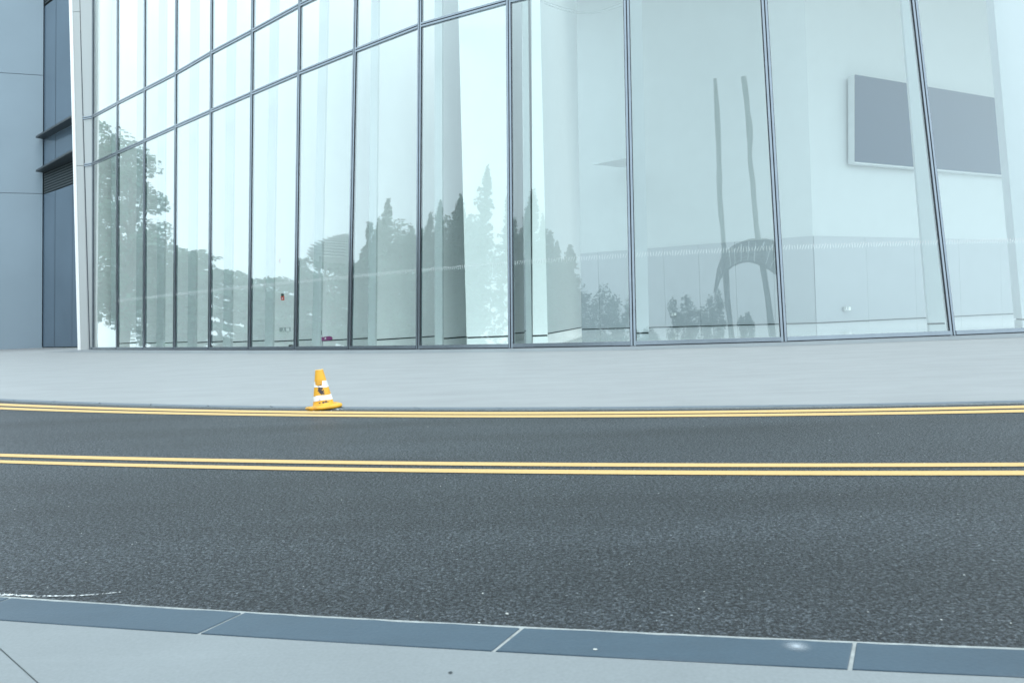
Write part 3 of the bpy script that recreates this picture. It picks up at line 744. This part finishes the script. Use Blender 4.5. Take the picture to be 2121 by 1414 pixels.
# torn upper band: goes round the cone except for a flap missing at the front
mb = MB(); N = 48; vs = []; lo_, hi_ = .262, .335
for k in range(N + 1):
    t = 2 * math.pi * k / N - math.pi / 2; d = ((t + math.pi / 2 + .25 + math.pi) % (2 * math.pi)) - math.pi
    top = hi_ if abs(d) > .62 else lo_ + .018 + .045 * max(0, -d - .1)
    for z in (lo_ + .008 * math.sin(2 * t), top): vs.append(((cr(z) + .0022) * math.cos(t), (cr(z) + .0022) * math.sin(t), z))
mb.add(vs, [(2 * k, 2 * k + 2, 2 * k + 3, 2 * k + 1) for k in range(N)])
child(mb, 'torn_reflective_band', sleeve_mat(True), cone)
child(lathe([(.0475, HC - .004), (.0475, HC + .003), (.040, HC + .003)], 40), 'cone_rim', plain('cone_rim_worn', (.88, .60, .22), .5), cone)

# ------------------------------------------------------------------ marks and grit on the ground
def irregular(name, pts, wd, m, label=None, cat=None, kind='structure', z=.005):
    mb = MB(); rr = random.Random(3); vs = []
    for i, p in enumerate(pts):
        d = (pts[min(i + 1, len(pts) - 1)] - pts[max(i - 1, 0)]).normalized(); nrm = Vector((-d.y, d.x, 0))
        w0 = wd(i / (len(pts) - 1)) * (.7 + .6 * rr.random())
        vs += [p + nrm * w0 + Vector((0, 0, z)), p - nrm * w0 * (.6 + .8 * rr.random()) + Vector((0, 0, z))]
    mb.add(vs, [(2 * i, 2 * i + 1, 2 * i + 3, 2 * i + 2) for i in range(len(pts) - 1)])
    o = mb.build(name, m); return tag(o, label, cat, None, kind)
def patchy(name, col, thr, scale, soft=.08):
    m, n, l, p = mat(name)
    tc = n.new('ShaderNodeTexCoord'); nz = n.new('ShaderNodeTexNoise'); nz.inputs['Scale'].default_value = scale; nz.inputs['Detail'].default_value = 4
    l.new(tc.outputs['Object'], nz.inputs['Vector'])
    rp = n.new('ShaderNodeValToRGB'); e = rp.color_ramp.elements; e[0].position, e[1].position = thr, thr + soft
    e[0].color, e[1].color = (0, 0, 0, 1), (1, 1, 1, 1)
    l.new(nz.outputs[0], rp.inputs[0]); l.new(rp.outputs[0], p.inputs['Alpha']); p.inputs['Base Color'].default_value = (*col, 1); p.inputs['Roughness'].default_value = .9
    return m
ck = [gnd(x, y) for x, y in ((-120, 1226), (-60, 1229), (0, 1232), (30, 1234), (60, 1235.5), (95, 1236), (130, 1236), (165, 1235), (195, 1233), (222, 1230.5), (250, 1227.5))]
fine = []
for p, q in zip(ck[:-1], ck[1:]): fine += [p.lerp(q, t / 6) for t in range(6)]
irregular('chalk_mark', fine + [ck[-1]], lambda t: .010 * (1 - .75 * t), patchy('white_chalk', (.62, .64, .64), .47, 90))
def splat(name, c, rx, ry, z, m, n=18, seed=1):
    rr = random.Random(seed); P = []
    for k in range(n):
        t = 2 * math.pi * k / n; f = .75 + .4 * rr.random(); P.append((c.x + rx * f * math.cos(t), c.y + ry * f * math.sin(t), z))
    return tag(MB().add(P, [tuple(range(n))]).build(name, m), kind='structure')
def bloom():
    m, n, l, p = mat('salt_bloom')
    tc = n.new('ShaderNodeTexCoord'); mp_ = n.new('ShaderNodeMapping'); mp_.inputs['Location'].default_value = (-1, -1, 0); mp_.inputs['Scale'].default_value = (2, 2, 0)
    l.new(tc.outputs['Generated'], mp_.inputs[0])
    gr_ = n.new('ShaderNodeTexGradient'); gr_.gradient_type = 'QUADRATIC_SPHERE'; l.new(mp_.outputs[0], gr_.inputs[0])
    nz = n.new('ShaderNodeTexNoise'); nz.inputs['Scale'].default_value = 40; nz.inputs['Detail'].default_value = 4; l.new(tc.outputs['Object'], nz.inputs['Vector'])
    k = n.new('ShaderNodeMath'); k.operation = 'MULTIPLY'; l.new(gr_.outputs['Fac'], k.inputs[0])
    k2 = n.new('ShaderNodeMath'); k2.operation = 'MULTIPLY'; k2.inputs[1].default_value = 2.6; k2.use_clamp = True; l.new(nz.outputs[0], k2.inputs[0]); l.new(k2.outputs[0], k.inputs[1])
    l.new(k.outputs[0], p.inputs['Alpha']); p.inputs['Base Color'].default_value = (.36, .40, .44, 1); p.inputs['Roughness'].default_value = .9
    return m
st = gnd(1652, 1348); splat('salt_stain', st, .060, .046, .0165, bloom(), 20, 4)
gsp = gnd(1233, 1345, .014); splat('droplet_mark', gsp, .006, .006, .0165, M['stonew'], 10, 2)
dsp = gnd(933, 1393, .013); splat('dark_spot', dsp, .006, .006, .0150, M['recess'], 10, 5)
gr = MB(); rr = random.Random(11)
ico = [(0, 0, 1), (.89, 0, .45), (.28, .85, .45), (-.72, .53, .45), (-.72, -.53, .45), (.28, -.85, .45), (.72, .53, -.45), (-.28, .85, -.45), (-.89, 0, -.45), (-.28, -.85, -.45), (.72, -.53, -.45), (0, 0, -1)]
icf = [(0, 1, 2), (0, 2, 3), (0, 3, 4), (0, 4, 5), (0, 5, 1), (1, 6, 2), (2, 7, 3), (3, 8, 4), (4, 9, 5), (5, 10, 1), (6, 7, 2), (7, 8, 3), (8, 9, 4), (9, 10, 5), (10, 6, 1), (11, 7, 6), (11, 8, 7), (11, 9, 8), (11, 10, 9), (11, 6, 10)]
def peb(x, y, r, fl=.6):
    a = rr.random() * 6.3; ca, sa = math.cos(a), math.sin(a); ex = .8 + .6 * rr.random()
    gr.add([(x + (ca * vx * ex - sa * vy) * r, y + (sa * vx * ex + ca * vy) * r, .001 + r * fl * (vz + .6)) for vx, vy, vz in ico], icf)
for _ in range(130):
    x = rr.uniform(-3.5, 3.2); y = rr.uniform(nkE(x) + .03, ca1(x) + .8); peb(x, y, rr.uniform(.0013, .0034))
for _ in range(45):
    x = rr.uniform(-9, 6); y = rr.uniform(ca1(x), farE(x)); peb(x, y, rr.uniform(.0025, .005))
for x_, y_, r_ in ((1050, 1272, .006), (1997, 1191, .0035), (1950, 1284, .0035), (1000, 1229, .0035), (992, 1290, .004), (650, 851, .010), (664, 852, .008), (686, 851, .009), (699, 849, .018), (708, 848, .009)):
    p = gnd(x_, y_); peb(p.x, p.y, r_)
tag(gr.build('road_grit', M['stonew']), 'scattered pale grit and crumbs lying on the asphalt', 'grit', None, 'stuff')

# ------------------------------------------------------------------ trees across the road, seen mirrored in the glass
def leaf_quad(mb, p, s, rr):
    a = Vector((rr.gauss(0, 1), rr.gauss(0, 1), rr.gauss(0, .6))).normalized(); b = a.cross(Vector((rr.gauss(0, 1), rr.gauss(0, 1), rr.gauss(0, 1)))).normalized()
    mb.add([p - a * s - b * s * .5, p + a * s - b * s * .5, p + a * s + b * s * .5, p - a * s + b * s * .5], [(0, 1, 2, 3)])
def tree(kind, x, y, h, r, label, seed):
    rr = random.Random(seed); e = empty({'spire': 'conifer_tree', 'bushy': 'small_tree'}.get(kind, 'broadleaf_tree'), (x, y, -.06), label, 'tree', 'trees across the road')
    tk, cr_ = MB(), MB(); P = Vector((x, y, -.06))
    lean = Vector((rr.uniform(-.04, .04), rr.uniform(-.04, .04), 1))
    hb = h * {'broad': .86, 'layered': .9, 'spire': .97, 'bushy': .8}[kind]
    r0 = {'broad': .028, 'layered': .022, 'spire': .014, 'bushy': .016}[kind] * h
    tk.tube([P + lean * (hb * t) + Vector((rr.uniform(-.02, .02) * h * t, rr.uniform(-.02, .02) * h * t, 0)) for t in (0, .12, .35, .65, 1)], [r0 * 1.3, r0, r0 * .8, r0 * .45, r0 * .08], 8)
    lf = []
    if kind in ('broad', 'layered'):
        n = 22 if kind == 'broad' else 18
        for k in range(n):
            t = .16 + .80 * (k / (n - 1)) if kind == 'broad' else .12 + .85 * (k / (n - 1))
            a = k * 2.4 + rr.random(); prof_ = max(.25, math.sin(math.pi * min(1, max(0, (t - .1) / .93)))) ** .6 if kind == 'broad' else (1.0 - .62 * max(0, t - .45) / .55)
            ce = P + lean * (h * t) + Vector((math.cos(a), math.sin(a), 0)) * (r * .68 * prof_ * (.6 + .5 * rr.random()))
            root = P + lean * (h * max(.14, t - .22)); md = root.lerp(ce, .55) + Vector((0, 0, h * .01))
            tk.tube([root, md, ce], [r0 * .38, r0 * .22, r0 * .06], 5)
            cx_ = r * (.36 + .16 * rr.random()) ; cz_ = cx_ * (.72 if kind == 'broad' else .16)
            m_ = 340 if kind == 'broad' else 330
            for _ in range(m_):
                d = Vector((rr.gauss(0, 1), rr.gauss(0, 1), rr.gauss(0, 1))).normalized() * (rr.random() ** .45)
                lf.append(ce + Vector((d.x * cx_ * (1 if kind == 'broad' else 1.5), d.y * cx_ * (1 if kind == 'broad' else 1.5), d.z * cz_)))
    elif kind == 'spire':
        tops = [(0, 0, 1.0, 1.0)] + [(rr.uniform(-.7, .7) * r, rr.uniform(-.7, .7) * r, rr.uniform(.60, .95), .5) for _ in range(4)]
        for (ox, oy, ht, ws) in tops:
            nb = int(95 * (.5 + .5 * ws))
            for b_ in range(nb):
                t = (b_ / nb) ** .85; a = b_ * 2.4 + rr.random()
                ln = r * ws * (1 - t) ** .9 * rr.uniform(.45, 1.25) + .08
                st_ = P + lean * (h * ht * (.04 + .92 * t)) + Vector((ox, oy, 0)); dr = Vector((math.cos(a), math.sin(a), rr.uniform(.35, 1.1)))
                for q in range(26):
                    u = rr.random() ** .7; lf.append(st_ + dr * (ln * u) + Vector((rr.gauss(0, .09), rr.gauss(0, .09), rr.gauss(0, .14))))
            for q in range(60): lf.append(P + lean * (h * ht * rr.uniform(.9, 1.0)) + Vector((ox + rr.gauss(0, .07), oy + rr.gauss(0, .07), 0)))
    else:
        for k in range(11):
            a = k * 2.4; t = .35 + .6 * k / 11; ce = P + lean * (h * t) + Vector((math.cos(a), math.sin(a), 0)) * r * (1 - .6 * abs(t - .5)) * .75
            tk.tube([P + lean * (h * (t - .25)), ce], [r0 * .3, r0 * .08], 5)
            for _ in range(170):
                d = Vector((rr.gauss(0, 1), rr.gauss(0, 1), rr.gauss(0, 1))).normalized() * rr.random() ** .5
                lf.append(ce + Vector((d.x * r * .42, d.y * r * .42, d.z * h * .10 - .1 * rr.random() * h * .4)))
    ls = {'broad': .17, 'layered': .15, 'spire': .16, 'bushy': .10}[kind]
    for p in lf: leaf_quad(cr_, p, ls * (.6 + .8 * rr.random()), rr)
    tk.build('trunk', M['bark'], e, True)
    cr_.build('crown', {'broad': M['leafa'], 'layered': M['leafc'], 'spire': M['leafb'], 'bushy': M['leafb']}[kind], e)
TREES = [('broad', -53.8, 58.4, 22.8, 4.8, 'tallest broad tree mirrored in the leftmost glass bay'), ('broad', -53.0, 54.6, 20.5, 4.2, 'tall broad tree mirrored in the second glass bay, reaching above the transom'),
 ('broad', -56.4, 52.2, 11.6, 4.2, 'dense round tree mirrored just right of the tall broad trees'), ('broad', -57.1, 49.6, 10.4, 3.6, 'lower round tree mirrored beside the third mullion'),
 ('layered', -54.1, 47.4, 10.9, 3.8, 'flat-tiered tree mirrored in the fourth bay'), ('layered', -54.9, 44.4, 9.5, 3.6, 'low flat-tiered tree mirrored left in the fifth bay'),
 ('layered', -53.4, 41.6, 8.8, 3.4, 'low flat-tiered tree mirrored right in the fifth bay'), ('broad', -56.5, 39.2, 8.2, 4.0, 'lowest round tree mirrored behind the red alarm'),
 ('layered', -51.1, 36.1, 8.9, 3.4, 'flat-topped tree mirrored beside the red alarm'), ('broad', -52.3, 32.6, 10.4, 3.8, 'loose round tree mirrored under the ribbed roof'),
 ('layered', -48.6, 29.7, 11.3, 4.0, 'wide tiered tree mirrored under the ribbed roof, above the magenta sign'),
 ('spire', -49.5, 24.4, 13.2, 2.3, 'shortest spire tree mirrored at the left of the spire row'), ('spire', -48.5, 22.9, 15.9, 2.8, 'second spire tree of the mirrored row, with a broad shoulder'),
 ('spire', -48.8, 21.8, 18.3, 2.4, 'tall pointed spire tree standing highest left of the broad white column'), ('spire', -46.1, 20.5, 14.8, 2.8, 'blunt spire tree mirrored against the mullion right of the highest spire'),
 ('spire', -42.6, 12.8, 16.1, 2.8, 'spire tree mirrored at the left of the bay with the broad white column'), ('spire', -43.6, 10.9, 17.6, 2.6, 'thin spire tree mirrored in the middle of the bay with the broad white column'),
 ('spire', -41.6, 10.0, 18.1, 3.3, 'wide spire tree mirrored against the edge of the broad white column'), ('spire', -40.1, 8.3, 20.8, 3.3, 'faint spire tree mirrored over the broad white column'),
 ('spire', -30.0, -4.1, 16.7, 2.1, 'dark spire tree mirrored left of the narrow white column'), ('spire', -29.3, -4.5, 18.6, 2.3, 'tallest dark spire tree mirrored beside the narrow white column'),
 ('spire', -28.0, -5.6, 16.2, 3.3, 'wide dark spire tree mirrored over the narrow white column'), ('spire', -25.9, -4.8, 13.0, 2.6, 'short spire tree mirrored right of the narrow white column'),
 ('spire', -24.8, -5.5, 12.8, 2.6, 'short bushy spire tree mirrored at the edge of the grey recess'),
 ('broad', -50.8, 26.2, 11.6, 4.0, 'low round tree mirrored at the foot of the shortest spire'), ('broad', -47.5, 20.8, 14.6, 4.6, 'dense round tree mirrored at the foot of the highest spires'),
 ('broad', -44.6, 13.6, 15.0, 4.0, 'round tree mirrored left of the broad white column, under the spires'), ('broad', -42.0, 8.6, 15.6, 4.2, 'round tree mirrored low over the broad white column'),
 ('broad', -30.6, -4.0, 14.0, 3.2, 'dark round tree mirrored low beside the narrow white column'), ('broad', -26.4, -5.4, 11.0, 2.6, 'round tree mirrored low right of the narrow white column'),
 ('bushy', -23.4, -6.6, 9.6, 1.7, 'ragged small tree mirrored against the grey recess, leftmost of three'), ('bushy', -21.2, -5.7, 8.3, 1.8, 'ragged small tree mirrored in the middle of the grey recess'),
 ('bushy', -21.1, -8.1, 8.5, 1.5, 'dark small tree mirrored at the right of the grey recess'),
 ('bushy', -0.2, -12.6, 7.7, 1.2, 'small drooping tree mirrored left of the masts'), ('bushy', 0.8, -12.8, 6.5, 1.2, 'lower small tree mirrored left of the masts'),
 ('bushy', 2.3, -12.0, 7.6, 0.8, 'slim small tree mirrored under the scaled canopy'), ('bushy', 4.5, -13.3, 5.8, 0.6, 'slimmest small tree mirrored beside the left mast foot'),
 ('bushy', -1.9, -6.3, 4.4, 1.2, 'lowest shrubby tree mirrored by the sill left of the masts')]
for k, (kd, x, y, h, r, lab) in enumerate(TREES): tree(kd, x, y, h, r, lab, 100 + k)

# ------------------------------------------------------------------ scaled canopy with two leaning masts behind the camera
cn = empty('mast_canopy', (4.3, -17.2, -.06), 'arched scale-clad canopy carried by two tall masts, mirrored in the right panes', 'canopy')
for x0, x1, zt_, yy in ((3.2, 1.9, 26.4, -17.0), (6.5, 4.3, 26.2, -17.2)):
    pts = [Vector((x0 + (x1 - x0) * t + .12 * math.sin(t * 9), yy, -.06 + zt_ * t)) for t in [i / 14 for i in range(15)]]
    MB().tube(pts, [.27 - .07 * i / 14 for i in range(15)], 10).build('mast', M['pole'], cn, True)
def poly_at(P, t):
    t *= len(P) - 1; i = min(int(t), len(P) - 2); return Vector(P[i]).lerp(Vector(P[i + 1]), t - i)
OUT = [(1.75, -17.0, 7.9), (1.95, -17.1, 9.6), (2.5, -17.2, 11.0), (3.4, -17.3, 11.7), (4.6, -17.3, 12.0), (5.9, -17.3, 11.9), (7.0, -17.3, 11.2), (7.8, -17.2, 10.2), (8.2, -17.1, 9.2)]
INN = [(1.95, -16.4, 7.8), (2.2, -16.2, 8.8), (2.8, -16.0, 9.5), (3.6, -15.9, 9.9), (4.6, -15.9, 10.0), (5.5, -15.9, 9.7), (6.3, -16.0, 9.2), (7.0, -16.2, 8.6), (7.5, -16.4, 8.1)]
sh = MB(); NA, NR = 16, 6
for i in range(NA):
    for j in range(NR):
        u0, u1 = i / NA + .004, (i + 1) / NA - .004; v0, v1 = j / NR, min(1.0, (j + 1.25) / NR)
        P = lambda u, v, d: poly_at(OUT, u).lerp(poly_at(INN, u), v) + Vector((0, d, d * .5))
        sh.hexa([P(u0, v1, .16), P(u1, v1, .16), P(u1, v0, .04), P(u0, v0, .04)], [P(u0, v1, .24), P(u1, v1, .24), P(u1, v0, .10), P(u0, v0, .10)])
so = sh.build('scale_shell', M['scale'], cn); so['kind'] = 'stuff'
for Pn in (OUT, INN):
    MB().tube([poly_at(Pn, i / 20) for i in range(21)], [.11] * 21, 6).build('edge_rib', M['pole'], cn)
# ribbed roof above the tiered trees
rbf = empty('ribbed_roof', (-36.8, 28.6, -.06), 'curved ribbed roof on slim posts, mirrored above the tiered trees', 'pavilion')
ctr, wdir = Vector((-36.8, 28.6, 0)), Vector((.25, -1, 0)).normalized(); nd = Vector((1, .25, 0)).normalized()
for k in range(13):
    t = k / 12; a = math.pi * (.5 * t)
    z = 9.0 + 1.9 * math.sin(a); half = 2.6 * math.cos(a * .93) + .25; sh_ = 1.0 * t
    A, B_ = ctr + wdir * (-half + sh_) + Vector((0, 0, z)), ctr + wdir * (1.9) + Vector((0, 0, z))
    MB().bar(A, B_, nd, Vector((0, 0, 1)), -1.4, 1.4, -.03, .03).build('rib', M['paleg'], rbf)
for s_ in (-2.0, 1.8):
    for d_ in (-1.0, 1.0):
        p = ctr + wdir * s_ + nd * d_
        MB().tube([Vector((p.x, p.y, -.06)), Vector((p.x, p.y, 9.0 if s_ < 0 else 10.9))], [.10, .08], 8).build('post', M['pole'], rbf)
